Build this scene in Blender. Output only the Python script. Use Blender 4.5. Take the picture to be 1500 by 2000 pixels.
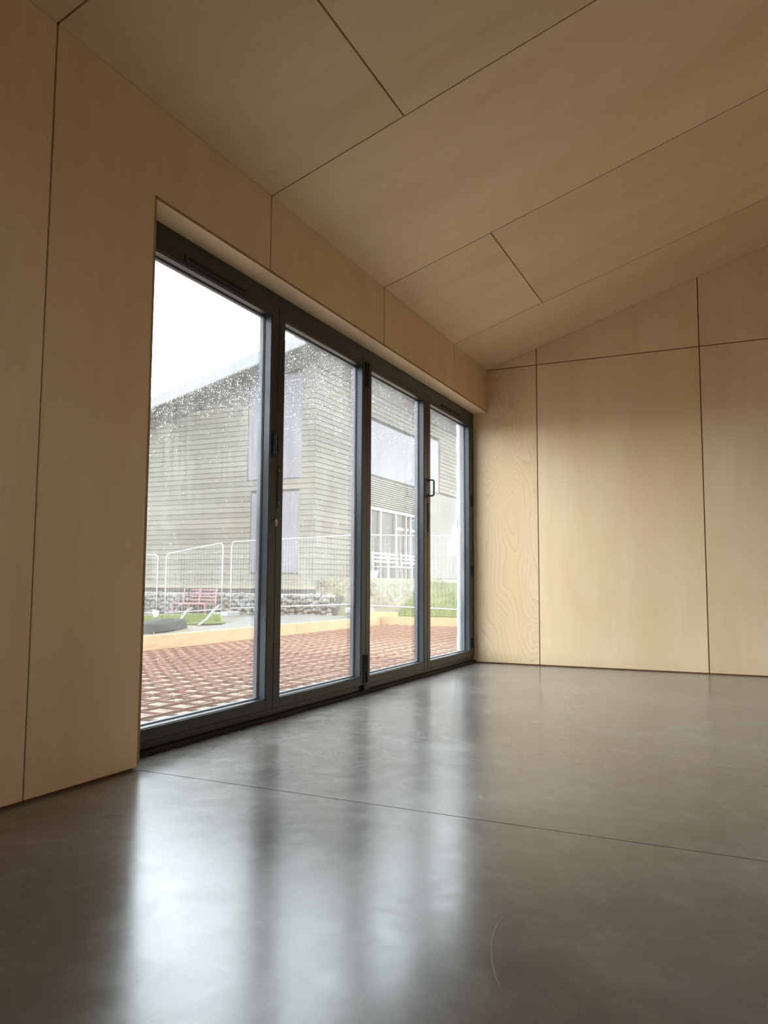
import bpy, math, random
from mathutils import Vector, Matrix

# ------------------------------------------------------------------ scene, camera, sky, exposure
for o in list(bpy.data.objects):
    bpy.data.objects.remove(o)
scene = bpy.context.scene
COL = scene.collection
random.seed(7)

cam_data = bpy.data.cameras.new('camera')
cam_data.sensor_fit = 'HORIZONTAL'
cam_data.sensor_width = 36.0
cam_data.lens = 36.0 * 1530.13 / 1500.0
cam_data.clip_end = 300
cam = bpy.data.objects.new('camera', cam_data)
COL.objects.link(cam)
_r = Vector((0.9061, 0.4230, 0.0050)).normalized()
_f = Vector((-0.4218, 0.9023, 0.0893)).normalized()
_u = _r.cross(_f).normalized()
_r = _f.cross(_u).normalized()
cam.matrix_world = Matrix(((_r.x, _u.x, -_f.x, 1.9272), (_r.y, _u.y, -_f.y, -2.3913), (_r.z, _u.z, -_f.z, 0.6425), (0, 0, 0, 1)))
scene.camera = cam

world = bpy.data.worlds.new('overcast_sky')
scene.world = world
world.use_nodes = True
bg = world.node_tree.nodes['Background']
bg.inputs['Color'].default_value = (0.85, 0.93, 1.0, 1)
bg.inputs['Strength'].default_value = 11.0

# sky portal in the door opening: only guides sampling of the sky, gives no light of its own
pl = bpy.data.lights.new('sky_portal', 'AREA')
pl.shape = 'RECTANGLE'
pl.size = 2.1
pl.size_y = 4.1
pl.cycles.is_portal = True
plo = bpy.data.objects.new('sky_portal', pl)
plo.location = (-0.33, 1.745, 1.02)
plo.rotation_euler = (0, math.radians(-90), 0)
COL.objects.link(plo)

pl2 = bpy.data.lights.new('rear_sky_portal', 'AREA')  # sampling portal for the added rear window
pl2.shape = 'RECTANGLE'
pl2.size = 1.25
pl2.size_y = 1.05
pl2.cycles.is_portal = True
plo2 = bpy.data.objects.new('rear_sky_portal', pl2)
plo2.location = (2.30, -4.72, 1.55)
plo2.rotation_euler = (math.radians(90), 0, math.radians(0))
COL.objects.link(plo2)

vs = scene.view_settings
vs.view_transform = 'Standard'
vs.look = 'None'
vs.gamma = 1.0
vs.use_curve_mapping = False
vs.exposure = 0.36

# ------------------------------------------------------------------ dimensions (metres)
H = 2.396            # eaves height of the lining
SL = 0.3246          # ceiling slope dz/dx
HD = 2.038           # door head
Y0 = -0.246          # near edge of the opening
YL = 3.736           # far wall
W = 1.222            # panel module
YJ = [-0.7207 + W * k for k in range(-3, 4)]      # panel joints on the door wall
XR, YB = 4.7, -4.45  # right wall, back wall
GAP = 0.0075
TH = 0.012

# ------------------------------------------------------------------ mesh helpers
class MB:
    def __init__(self):
        self.v = []; self.f = []
    def box(self, a, b):
        x0, y0, z0 = a; x1, y1, z1 = b
        n = len(self.v)
        self.v += [(x0,y0,z0),(x1,y0,z0),(x1,y1,z0),(x0,y1,z0),(x0,y0,z1),(x1,y0,z1),(x1,y1,z1),(x0,y1,z1)]
        self.f += [(n,n+3,n+2,n+1),(n+4,n+5,n+6,n+7),(n,n+1,n+5,n+4),(n+1,n+2,n+6,n+5),(n+2,n+3,n+7,n+6),(n+3,n,n+4,n+7)]
        return self
    def prism(self, pts, off):
        """polygon pts (3D, planar) swept by vector off"""
        n = len(self.v); k = len(pts); off = Vector(off)
        pts = [Vector(p) for p in pts]
        nrm = Vector((0,0,0))
        for i in range(k):
            nrm += pts[i].cross(pts[(i+1) % k])
        if nrm.dot(off) > 0: pts = pts[::-1]
        self.v += [tuple(p) for p in pts] + [tuple(p + off) for p in pts]
        self.f.append(tuple(range(n, n+k)))
        self.f.append(tuple(range(n+2*k-1, n+k-1, -1)))
        for i in range(k):
            j = (i+1) % k
            self.f.append((n+i, n+k+i, n+k+j, n+j))
        return self
    def bar(self, a, b, w, h=None, up=(0,0,1)):
        """square bar from a to b"""
        h = h or w
        a = Vector(a); b = Vector(b); d = (b-a).normalized()
        up = Vector(up)
        if abs(d.dot(up)) > 0.95: up = Vector((1,0,0))
        s = d.cross(up).normalized() * (w/2); t = s.cross(d).normalized() * (h/2)
        self.prism([a+s+t, a-s+t, a-s-t, a+s-t], b-a)
        return self
    def tube(self, pts, r, n=8, closed=False):
        pts = [Vector(p) for p in pts]; m = len(pts); base = len(self.v)
        for i, p in enumerate(pts):
            if closed: d = pts[(i+1) % m] - pts[i-1]
            else: d = pts[min(i+1, m-1)] - pts[max(i-1, 0)]
            d.normalize()
            up = Vector((0,0,1)) if abs(d.z) < 0.9 else Vector((1,0,0))
            if i == 0: s = d.cross(up).normalized()
            else:
                s = s - d * s.dot(d)
                s = s.normalized() if s.length > 1e-6 else d.cross(up).normalized()
            t = d.cross(s)
            rr = r[i] if isinstance(r, (list, tuple)) else r
            for k in range(n):
                a = 2*math.pi*k/n
                self.v.append(tuple(p + s*(rr*math.cos(a)) + t*(rr*math.sin(a))))
        for i in range(m if closed else m-1):
            j = (i+1) % m
            for k in range(n):
                l = (k+1) % n
                self.f.append((base+i*n+k, base+i*n+l, base+j*n+l, base+j*n+k))
        if not closed:
            self.f.append(tuple(base+k for k in range(n-1, -1, -1)))
            self.f.append(tuple(base+(m-1)*n+k for k in range(n)))
        return self
    def mesh(self, name):
        me = bpy.data.meshes.new(name)
        me.from_pydata(self.v, [], self.f)
        me.update()
        return me
    def build(self, name, mat, parent=None, smooth=False, bevel=0, label=None, kind=None):
        me = self.mesh(name)
        me.materials.append(mat)
        if smooth:
            me.polygons.foreach_set('use_smooth', [True]*len(me.polygons))
        o = bpy.data.objects.new(name, me)
        COL.objects.link(o)
        if parent is not None: o.parent = parent
        if bevel:
            m = o.modifiers.new('bevel', 'BEVEL'); m.width = bevel; m.segments = 2; m.limit_method = 'ANGLE'
        if label: o['label'] = label
        if kind: o['kind'] = kind
        return o

def tag(o, label, cat, group=None, kind=None):
    o['label'] = label; o['category'] = cat
    if group: o['group'] = group
    if kind: o['kind'] = kind
    return o
def empty(name, loc, label, cat, group=None, kind=None):
    o = bpy.data.objects.new(name, None)
    o.empty_display_size = 0.1
    o.location = loc
    COL.objects.link(o)
    return tag(o, label, cat, group, kind)
def adopt(parent, *objs):
    """parent objects built in world coordinates without moving them"""
    mi = Matrix.Translation(-Vector(parent.location))
    for o in objs:
        o.parent = parent
        o.matrix_parent_inverse = mi

# ------------------------------------------------------------------ materials
def new_mat(name):
    m = bpy.data.materials.new(name); m.use_nodes = True
    nt = m.node_tree
    return m, nt, nt.nodes['Principled BSDF']
def N(nt, t, **kw):
    n = nt.nodes.new(t)
    for k, v in kw.items():
        if k == 'inp':
            for a, b in v.items(): n.inputs[a].default_value = b
        else: setattr(n, k, v)
    return n
def L(nt, a, b): nt.links.new(a, b)
def ramp(nt, fac, stops):
    r = N(nt, 'ShaderNodeValToRGB')
    e = r.color_ramp.elements
    while len(e) < len(stops): e.new(0.5)
    for i, (p, c) in enumerate(stops):
        e[i].position = p
        e[i].color = (c[0], c[1], c[2], 1) if isinstance(c, (tuple, list)) else (c, c, c, 1)
    L(nt, fac, r.inputs['Fac'])
    return r.outputs['Color']
def coords(nt, scale=(1,1,1), rand=True):
    tc = N(nt, 'ShaderNodeTexCoord'); mp = N(nt, 'ShaderNodeMapping')
    mp.inputs['Scale'].default_value = scale
    L(nt, tc.outputs['Object'], mp.inputs['Vector'])
    if rand:
        oi = N(nt, 'ShaderNodeObjectInfo')
        mul = N(nt, 'ShaderNodeVectorMath', operation='SCALE')
        mul.inputs[0].default_value = (37.1, 19.7, 53.3)
        L(nt, oi.outputs['Random'], mul.inputs['Scale'])
        L(nt, mul.outputs['Vector'], mp.inputs['Location'])
    return mp.outputs['Vector']
def noise(nt, vec, scale, detail=4, rough=0.5, dist=0.0):
    n = N(nt, 'ShaderNodeTexNoise')
    n.inputs['Scale'].default_value = scale; n.inputs['Detail'].default_value = detail
    n.inputs['Roughness'].default_value = rough; n.inputs['Distortion'].default_value = dist
    if vec is not None: L(nt, vec, n.inputs['Vector'])
    return n.outputs['Fac']
def mix(nt, a, b, fac, mode='MIX'):
    m = N(nt, 'ShaderNodeMix', data_type='RGBA', blend_type=mode)
    for s, x in ((m.inputs[6], a), (m.inputs[7], b)):
        if isinstance(x, (tuple, list)): s.default_value = (x[0], x[1], x[2], 1)
        else: L(nt, x, s)
    if isinstance(fac, (int, float)): m.inputs[0].default_value = fac
    else: L(nt, fac, m.inputs[0])
    return m.outputs[2]
def math_(nt, op, a, b=None, c=None):
    m = N(nt, 'ShaderNodeMath', operation=op)
    for i, x in enumerate((a, b, c)):
        if x is None: continue
        if isinstance(x, (int, float)): m.inputs[i].default_value = x
        else: L(nt, x, m.inputs[i])
    return m.outputs[0]
def bump(nt, bs, h, strength, dist=0.01):
    b = N(nt, 'ShaderNodeBump')
    b.inputs['Strength'].default_value = strength; b.inputs['Distance'].default_value = dist
    L(nt, h, b.inputs['Height']); L(nt, b.outputs['Normal'], bs.inputs['Normal'])

PLY_LO, PLY_HI = (0.735, 0.540, 0.325), (0.825, 0.635, 0.415)
def ply(name, grain, figure=0.0):
    """pale birch plywood; grain = axis along which the veneer runs"""
    m, nt, bs = new_mat(name)
    s = {'z': (1.0, 1.0, 0.22), 'x': (0.22, 1.0, 0.22), 'y': (1.0, 0.22, 1.0)}[grain]
    v = coords(nt, s)
    big = noise(nt, v, 1.7, 3, 0.5, 0.6)
    col = ramp(nt, big, [(0.3, PLY_LO), (0.7, PLY_HI)])
    v2 = coords(nt, tuple(q*1.0 for q in s))
    cloud = noise(nt, v2, 4.0, 5, 0.6, 1.2)
    col = mix(nt, col, (0.66, 0.45, 0.25), math_(nt, 'MULTIPLY', math_(nt, 'SUBTRACT', cloud, 0.45), 1.3), 'MIX')
    s3 = {'z': (90, 90, 2.2), 'x': (2.2, 90, 90), 'y': (90, 2.2, 90)}[grain]
    fib = noise(nt, coords(nt, s3), 1.0, 3, 0.6)
    col = mix(nt, col, (0.50, 0.36, 0.20), math_(nt, 'MULTIPLY', math_(nt, 'GREATER_THAN', fib, 0.62), 0.10))
    # pin knots
    vo = N(nt, 'ShaderNodeTexVoronoi'); vo.inputs['Scale'].default_value = 2.3
    L(nt, v2, vo.inputs['Vector'])
    knot = ramp(nt, vo.outputs['Distance'], [(0.0, 1.0), (0.035, 0.0)])
    col = mix(nt, col, (0.36, 0.23, 0.11), math_(nt, 'MULTIPLY', knot, 0.30))
    if figure:
        # rotary-cut cathedral figure: contour lines of a slow height field
        vf = coords(nt, (1.5, 1.5, 0.55), False)
        hgt = noise(nt, vf, 1.7, 1.6, 0.42, 0.5)
        wob = noise(nt, coords(nt, (9, 9, 9), False), 1.0, 2)
        hh = math_(nt, 'ADD', math_(nt, 'MULTIPLY', hgt, 34.0), math_(nt, 'MULTIPLY', wob, 0.55))
        fr = math_(nt, 'FRACT', hh)
        line = ramp(nt, fr, [(0.0, 0.0), (0.72, 0.35), (0.93, 1.0), (1.0, 0.0)])
        col = mix(nt, col, (0.40, 0.265, 0.125), math_(nt, 'MULTIPLY', line, figure))
    oi = N(nt, 'ShaderNodeObjectInfo')
    hsv = N(nt, 'ShaderNodeHueSaturation')
    L(nt, math_(nt, 'ADD', math_(nt, 'MULTIPLY', oi.outputs['Random'], 0.10), 0.95), hsv.inputs['Value'])
    L(nt, col, hsv.inputs['Color'])
    L(nt, hsv.outputs['Color'], bs.inputs['Base Color'])
    bs.inputs['Roughness'].default_value = 0.42
    bs.inputs['Specular IOR Level'].default_value = 0.35
    bump(nt, bs, fib, 0.03, 0.002)
    return m
M_ply_z = ply('birch_ply_vertical', 'z')
M_ply_x = ply('birch_ply_ceiling', 'x')
M_ply_y = ply('birch_ply_soffit', 'y')
M_ply_fig = ply('birch_ply_figured', 'z', 0.30)

def simple(name, col, rough=0.6, metal=0.0, var=0.0, scale=8.0, spec=0.5, stretch=(1,1,1), bmp=0.0):
    m, nt, bs = new_mat(name)
    if var:
        f = noise(nt, coords(nt, stretch), scale, 5, 0.6)
        c = ramp(nt, f, [(0.3, tuple(x*(1-var) for x in col)), (0.7, tuple(min(1, x*(1+var)) for x in col))])
        L(nt, c, bs.inputs['Base Color'])
        if bmp: bump(nt, bs, f, bmp, 0.02)
    else:
        bs.inputs['Base Color'].default_value = (*col, 1)
    bs.inputs['Roughness'].default_value = rough
    bs.inputs['Metallic'].default_value = metal
    bs.inputs['Specular IOR Level'].default_value = spec
    return m
M_edge = simple('ply_end_grain', (0.36, 0.22, 0.11), 0.7, var=0.2, scale=60)
M_back = simple('joint_backing', (0.33, 0.125, 0.045), 0.9)
M_masonry = simple('outer_wall', (0.30, 0.29, 0.27), 0.9, var=0.1)
M_frame = simple('anthracite_powder_coat', (0.022, 0.024, 0.029), 0.34, var=0.10, scale=5, spec=0.50)
M_gasket = simple('black_gasket', (0.006, 0.006, 0.007), 0.7)
M_black = simple('black_ironmongery', (0.008, 0.008, 0.009), 0.45)
M_steel = simple('worn_steel', (0.45, 0.42, 0.38), 0.35, metal=1.0)
M_spacer = simple('glazing_spacer', (0.11, 0.115, 0.125), 0.5)

def concrete():
    m, nt, bs = new_mat('polished_concrete')
    v = coords(nt, (1,1,1), False)
    a = noise(nt, v, 1.3, 6, 0.62, 0.5)
    b = noise(nt, v, 9.0, 6, 0.65, 0.8)
    c = noise(nt, v, 55.0, 3, 0.6)
    col = ramp(nt, a, [(0.28, (0.115, 0.106, 0.093)), (0.55, (0.185, 0.172, 0.153)), (0.78, (0.250, 0.235, 0.211))])
    col = mix(nt, col, (0.37, 0.35, 0.32), math_(nt, 'MULTIPLY', ramp(nt, b, [(0.50, 0.0), (0.80, 1.0)]), 0.24))
    col = mix(nt, col, (0.085, 0.078, 0.068), math_(nt, 'MULTIPLY', ramp(nt, c, [(0.60, 0.0), (0.80, 1.0)]), 0.25))
    L(nt, col, bs.inputs['Base Color'])
    r = math_(nt, 'ADD', math_(nt, 'MULTIPLY', b, 0.16), math_(nt, 'MULTIPLY', a, 0.14))
    L(nt, math_(nt, 'ADD', r, 0.07), bs.inputs['Roughness'])
    bs.inputs['IOR'].default_value = 1.52
    bs.inputs['Specular IOR Level'].default_value = 0.56
    h = math_(nt, 'ADD', math_(nt, 'MULTIPLY', b, 1.0), math_(nt, 'MULTIPLY', noise(nt, v, 3.2, 3, 0.5), 2.0))
    bump(nt, bs, h, 0.026, 0.01)
    return m
M_conc = concrete()
M_cut = simple('saw_cut_filler', (0.030, 0.026, 0.022), 0.9)  # dark filler at the bottom of the saw cut
M_scratch = simple('pale_scratch', (0.26, 0.24, 0.205), 0.5)

def wet_glass():
    m, nt, bs = new_mat('rain_wet_glass')
    nt.nodes.remove(bs)
    out = nt.nodes['Material Output']
    v = coords(nt, (1,1,1))
    tr = N(nt, 'ShaderNodeBsdfTransparent'); tr.inputs['Color'].default_value = (0.96, 0.975, 0.97, 1)
    gl = N(nt, 'ShaderNodeBsdfGlossy'); gl.inputs['Roughness'].default_value = 0.02
    fr = N(nt, 'ShaderNodeFresnel'); fr.inputs['IOR'].default_value = 1.45
    mx = N(nt, 'ShaderNodeMixShader')
    L(nt, math_(nt, 'MULTIPLY', fr.outputs[0], 0.5), mx.inputs[0]); L(nt, tr.outputs[0], mx.inputs[1]); L(nt, gl.outputs[0], mx.inputs[2])
    # thin misted film left by rain running down: scatters daylight through the pane
    tl = N(nt, 'ShaderNodeBsdfTranslucent'); tl.inputs['Color'].default_value = (0.95, 0.93, 0.88, 1)
    st = noise(nt, coords(nt, (1, 130, 5.0)), 1.0, 4, 0.65, 0.3)
    pa = noise(nt, v, 2.2, 3, 0.55, 0.8)
    fi = noise(nt, coords(nt, (1, 60, 34)), 1.0, 2, 0.6)
    f = math_(nt, 'MULTIPLY', ramp(nt, st, [(0.42, 0.15), (0.68, 1.0)]), ramp(nt, pa, [(0.30, 0.25), (0.70, 1.0)]))
    f = math_(nt, 'ADD', math_(nt, 'MULTIPLY', f, FILM[1]), math_(nt, 'MULTIPLY', ramp(nt, fi, [(0.6, 0.0), (0.75, 1.0)]), FILM[2]))
    f = math_(nt, 'ADD', f, FILM[0])
    tc = N(nt, 'ShaderNodeTexCoord'); sx = N(nt, 'ShaderNodeSeparateXYZ'); L(nt, tc.outputs['Object'], sx.inputs[0])
    wv = math_(nt, 'ADD', sx.outputs['Z'], math_(nt, 'MULTIPLY', pa, 0.25))
    f = math_(nt, 'MULTIPLY', f, ramp(nt, wv, [(0.52, 0.22), (0.80, 1.0)]))   # film thins towards the foot of the pane
    mx2 = N(nt, 'ShaderNodeMixShader')
    L(nt, f, mx2.inputs[0]); L(nt, mx.outputs[0], mx2.inputs[1]); L(nt, tl.outputs[0], mx2.inputs[2])
    L(nt, mx2.outputs[0], out.inputs['Surface'])
    return m
FILM = (0.009, 0.050, 0.010)
M_glass = wet_glass()
def drop_mat():
    m, nt, bs = new_mat('water_drop')
    bs.inputs['Base Color'].default_value = (1, 1, 1, 1)
    bs.inputs['Transmission Weight'].default_value = 1.0
    bs.inputs['Roughness'].default_value = 0.0
    bs.inputs['IOR'].default_value = 1.33
    return m
M_drop = drop_mat()

def cladding(name, c0, c1):
    m, nt, bs = new_mat(name)
    oi = N(nt, 'ShaderNodeObjectInfo')
    a = noise(nt, coords(nt, (1.2, 1.2, 6)), 1.0, 5, 0.6)
    col = ramp(nt, math_(nt, 'ADD', math_(nt, 'MULTIPLY', a, 0.7), math_(nt, 'MULTIPLY', oi.outputs['Random'], 0.3)), [(0.25, c0), (0.75, c1)])
    al = noise(nt, coords(nt, (0.35, 0.35, 0.35), False), 1.6, 4)
    col = mix(nt, col, (c1[0]*0.90, c1[1]*0.93, c1[2]*0.76), math_(nt, 'MULTIPLY', ramp(nt, al, [(0.5, 0.0), (0.7, 1.0)]), 0.5))
    L(nt, col, bs.inputs['Base Color'])
    bs.inputs['Roughness'].default_value = 0.8
    return m
M_clad = cladding('weathered_larch', (0.0617, 0.0528, 0.0399), (0.1026, 0.0889, 0.0688))
M_louvre = simple('grey_louvre', (0.092, 0.086, 0.072), 0.7, var=0.15)
M_core = simple('dark_void', (0.0165, 0.0150, 0.0135), 0.9)
M_soffit = simple('stained_soffit', (0.0562, 0.0435, 0.0330), 0.8, var=0.15)
M_fascia = simple('pale_metal_fascia', (0.125, 0.130, 0.138), 0.45, var=0.06)
M_roof = simple('roof_sheet', (0.1200, 0.1237, 0.1275), 0.5)
M_white = simple('white_paint', (0.165, 0.168, 0.172), 0.5, var=0.04)
M_hglass = simple('house_window_glass', (0.105, 0.099, 0.112), 0.25, spec=0.06)
M_hglass2 = simple('dark_window_glass', (0.0263, 0.0263, 0.0248), 0.25, spec=0.05)
M_sill = simple('pale_timber_sill', (0.1500, 0.1237, 0.0825), 0.7, var=0.15)
M_stone = simple('pale_rubble', (0.1425, 0.1275, 0.1162), 0.9, var=0.35, scale=4)
M_earth = simple('gravelly_earth', (0.0863, 0.0713, 0.0540), 0.95, var=0.35, scale=6, bmp=0.4)
M_path = simple('grey_gravel_path', (0.070, 0.066, 0.058), 0.95, var=0.25, scale=20, bmp=0.3)
M_blind = simple('pinkish_blinding', (0.250, 0.182, 0.137), 0.9, var=0.30, scale=14, bmp=0.3)
M_rust = simple('rusty_steel', (0.145, 0.064, 0.039), 0.8, var=0.35, scale=9)
M_form = simple('formwork_timber', (0.285, 0.180, 0.092), 0.75, var=0.22, scale=3, stretch=(4, 1, 14))
M_yellow = simple('yellow_timber', (0.2850, 0.2175, 0.0938), 0.75, var=0.2, scale=4)
M_galv = simple('galvanised_steel', (0.3150, 0.3225, 0.3300), 0.45, metal=0.3, var=0.08)
M_pipe = simple('grey_pipe', (0.13, 0.132, 0.135), 0.6)
M_grass = simple('grass', (0.072, 0.088, 0.014), 0.9, var=0.30, scale=7)
M_blade = simple('grass_blades', (0.085, 0.105, 0.016), 0.8, var=0.3, scale=3)
M_bank = simple('rough_bank', (0.0863, 0.0788, 0.0488), 0.95, var=0.40, scale=9, bmp=0.4)
M_pink = simple('faded_red_paint', (0.26, 0.105, 0.115), 0.6)
M_membrane = simple('dark_membrane', (0.016, 0.017, 0.018), 0.7, var=0.3, scale=5, spec=0.15)
M_plastic = simple('white_polythene', (0.4650, 0.4725, 0.4875), 0.4, var=0.05)
M_tub = simple('white_plastic_tub', (0.3375, 0.3375, 0.3375), 0.4)
M_concext = simple('pale_concrete', (0.2025, 0.1988, 0.1950), 0.85, var=0.1)
M_lamp = simple('lamp_glass', (0.5250, 0.5250, 0.5100), 0.3)

# ------------------------------------------------------------------ THE ROOM
def zc(x): return H + SL * x
g = GAP / 2

# floor: base with two polished slabs either side of the saw cut
jl = lambda x: -0.2617 - 0.0211 * x            # saw cut line, almost square to the door wall
fl = MB().box((-0.30, YB-0.2, -0.30), (XR+0.2, YL+0.2, -0.020)).build('floor', M_cut)
tag(fl, 'polished grey-brown concrete floor with a saw-cut joint', 'floor', kind='structure')
sl = MB().prism([(-0.30, YB-0.2, 0), (XR+0.2, YB-0.2, 0), (XR+0.2, jl(XR+0.2)-0.0022, 0), (-0.30, jl(-0.3)-0.0022, 0)], (0,0,-0.02)).build('slab', M_conc)
sl2 = MB().prism([(-0.30, jl(-0.3)+0.0022, 0), (XR+0.2, jl(XR+0.2)+0.0022, 0), (XR+0.2, YL+0.2, 0), (-0.30, YL+0.2, 0)], (0,0,-0.02)).build('slab', M_conc)
adopt(fl, sl, sl2)
sc = [(1.471, -0.862), (1.472, -0.91), (1.479, -0.956), (1.486, -0.985), (1.495, -1.014), (1.507, -1.05), (1.521, -1.081), (1.533, -1.105), (1.541, -1.118)]
mb = MB()
for i in range(len(sc)-1):
    (xa, ya), (xb_, yb_) = sc[i], sc[i+1]
    w0, w1 = [0.0004 + 0.0009*math.sin(math.pi*min(1, (k+1.2)/9.0)) for k in (i, i+1)]
    mb.prism([(xa-w0, ya, 0.0), (xa+w0, ya, 0.0), (xb_+w1, yb_, 0.0), (xb_-w1, yb_, 0.0)], (0, 0, 0.0004))
adopt(fl, mb.build('scratch', M_scratch, label='pale curved scratch in the concrete'))

# door wall (left)
wl = MB()
wl.box((-0.30, YB-0.2, -0.02), (-TH-0.003, Y0-TH-0.003, 2.62))
wl.box((-0.30, Y0-TH-0.003, HD+TH+0.003), (-TH-0.003, YL+0.2, 2.62))
wl = wl.build('wall_left', M_back)
tag(wl, 'birch plywood lined wall around the folding glass doors', 'wall', kind='structure')
zb = 0.009
def wall_panel(pts, off, mat, parent, name='panel'):
    o = MB().prism(pts, off).build(name, mat)
    adopt(parent, o); return o
for k in range(len(YJ)-1):
    ya, yb_ = YJ[k]+g, YJ[k+1]-g
    if YJ[k+1] < Y0:
        wall_panel([(0,ya,zb),(0,yb_,zb),(0,yb_,H-0.001),(0,ya,H-0.001)], (-TH,0,0), M_ply_z, wl)
    elif YJ[k] < Y0:
        wall_panel([(0,ya,zb),(0,Y0-TH,zb),(0,Y0-TH,HD+TH),(0,yb_,HD+TH),(0,yb_,H-0.001),(0,ya,H-0.001)], (-TH,0,0), M_ply_z, wl)
    else:
        wall_panel([(0,ya,HD+TH),(0,yb_,HD+TH),(0,yb_,H-0.001),(0,ya,H-0.001)], (-TH,0,0), M_ply_z, wl)
wall_panel([(0,YJ[-1]+g,HD+TH),(0,YL-0.001,HD+TH),(0,YL-0.001,H-0.001),(0,YJ[-1]+g,H-0.001)], (-TH,0,0), M_ply_z, wl)
wall_panel([(0,YB+0.001,zb),(0,YJ[0]-g,zb),(0,YJ[0]-g,H-0.001),(0,YB+0.001,H-0.001)], (-TH,0,0), M_ply_z, wl)
# reveal linings with darker cut edges facing the room
FXB = -0.118
jb = MB().box((FXB, Y0-TH+0.0005, 0.020), (-0.0012, Y0, HD)).build('jamb_lining', M_ply_z); adopt(wl, jb)
je = MB().box((-0.0012, Y0-TH+0.0005, 0.020), (0.0004, Y0, HD)).build('cut_edge', M_edge); adopt(wl, je)
ye = [Y0] + [y for y in YJ if y > Y0] + [YL]
for a, b in zip(ye[:-1], ye[1:]):
    a2 = a + (0.0012 if a != Y0 else 0); b2 = b - (0.0012 if b != YL else 0.001)
    adopt(wl, MB().box((FXB, a2, HD), (-0.0012, b2, HD+TH-0.0005)).build('soffit_panel', M_ply_y))
    adopt(wl, MB().box((-0.0012, a2, HD), (0.0004, b2, HD+TH-0.0005)).build('cut_edge', M_edge))

# far wall
wf = MB().prism([(-0.215,YL+TH+0.003,-0.02),(XR+0.2,YL+TH+0.003,-0.02),(XR+0.2,YL+TH+0.003,zc(XR)+0.2),(-0.215,YL+TH+0.003,zc(-0.3)+0.2)], (0,0.15,0)).build('wall_far', M_back)
tag(wf, 'brightly lit birch plywood end wall with panel joints', 'wall', kind='structure')
XJ = [0.4127 + W*k for k in range(4)]
xe = [None] + XJ + [XR]
for k in range(len(xe)-1):
    if xe[k] is None:
        pts = [(-0.135,YL,zb),(XJ[0]-g,YL,zb),(XJ[0]-g,YL,H-g),(-0.0005,YL,H-g),(-0.0005,YL,HD+TH),(-0.135,YL,HD+TH)]
        wall_panel(pts, (0,TH,0), M_ply_fig, wf)
        x0, x1 = 0.002*3, XJ[0]-g
    else:
        x0 = xe[k]+g; x1 = xe[k+1]-g
        wall_panel([(x0,YL,zb),(x1,YL,zb),(x1,YL,H-g),(x0,YL,H-g)], (0,TH,0), M_ply_z, wf)
    xs = max(x0, g/SL + 0.001)
    pts = [(xs,YL,H+g),(x1,YL,H+g),(x1,YL,zc(x1)-0.001)]
    if zc(xs)-0.001 > H+g+0.002: pts.append((xs,YL,zc(xs)-0.001))
    wall_panel(pts, (0,TH,0), M_ply_z, wf)

# ceiling
cl = MB().prism([(-0.30,YB-0.2,zc(-0.30)+0.016),(XR+0.2,YB-0.2,zc(XR+0.2)+0.016),(XR+0.2,YL+0.2,zc(XR+0.2)+0.016),(-0.30,YL+0.2,zc(-0.30)+0.016)], (0,0,0.15)).build('ceiling', M_back)
tag(cl, 'sloping birch plywood ceiling rising to the right', 'ceiling', kind='structure')
LX = 2.44 / math.sqrt(1 + SL*SL)
rows = [(YB, YJ[0])] + list(zip(YJ[:-1], YJ[1:])) + [(YJ[-1], YL)]
for r, (ya, yb_) in enumerate(rows):
    first = 0.6595 if (len(rows)-1-r) in (1, 3, 5, 7) else LX
    cuts = [0.0]
    while first < XR: cuts.append(first); first += LX
    cuts.append(XR)
    for a, b in zip(cuts[:-1], cuts[1:]):
        xa = a + (g if a > 0 else 0.0); xb_ = b - (g if b < XR else 0.0)
        y0 = ya + (g if r > 0 else 0); y1 = yb_ - (g if r < len(rows)-1 else 0)
        o = MB().prism([(xa,y0,zc(xa)),(xb_,y0,zc(xb_)),(xb_,y1,zc(xb_)),(xa,y1,zc(xa))], (0,0,TH)).build('panel', M_ply_x)
        adopt(cl, o)

# the two walls behind the camera, lined the same way
wr = MB().box((XR+TH+0.003, YB-0.2, -0.02), (XR+0.2, YL+0.2, zc(XR)+0.25)).build('wall_right', M_back)
tag(wr, 'birch plywood lined tall wall facing the glass doors', 'wall', kind='structure')
for r, (ya, yb_) in enumerate(rows):
    for z0, z1 in ((zb, 2.44), (2.446, zc(XR)-0.002)):
        o = MB().box((XR, ya+g, z0), (XR+TH, yb_-g, z1)).build('panel', M_ply_z); adopt(wr, o)
WX0, WX1, WZ0, WZ1 = 1.70, 2.90, 1.05, 2.05  # hole for an unseen window, added to brighten the walls and ceiling
wb = MB()
yb0, yb1 = YB-TH-0.003, YB-0.165
wb.box((-0.30, yb1, -0.02), (XR+0.2, yb0, WZ0)).box((-0.30, yb1, WZ0), (WX0, yb0, WZ1)).box((WX1, yb1, WZ0), (XR+0.2, yb0, WZ1))
wb.prism([(-0.30,yb0,WZ1),(XR+0.2,yb0,WZ1),(XR+0.2,yb0,zc(XR)+0.2),(-0.30,yb0,zc(-0.3)+0.2)], (0,yb1-yb0,0))
wb = wb.build('wall_back', M_back)
tag(wb, 'birch plywood end wall with an added fill window behind the viewer', 'wall', kind='structure')
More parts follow.
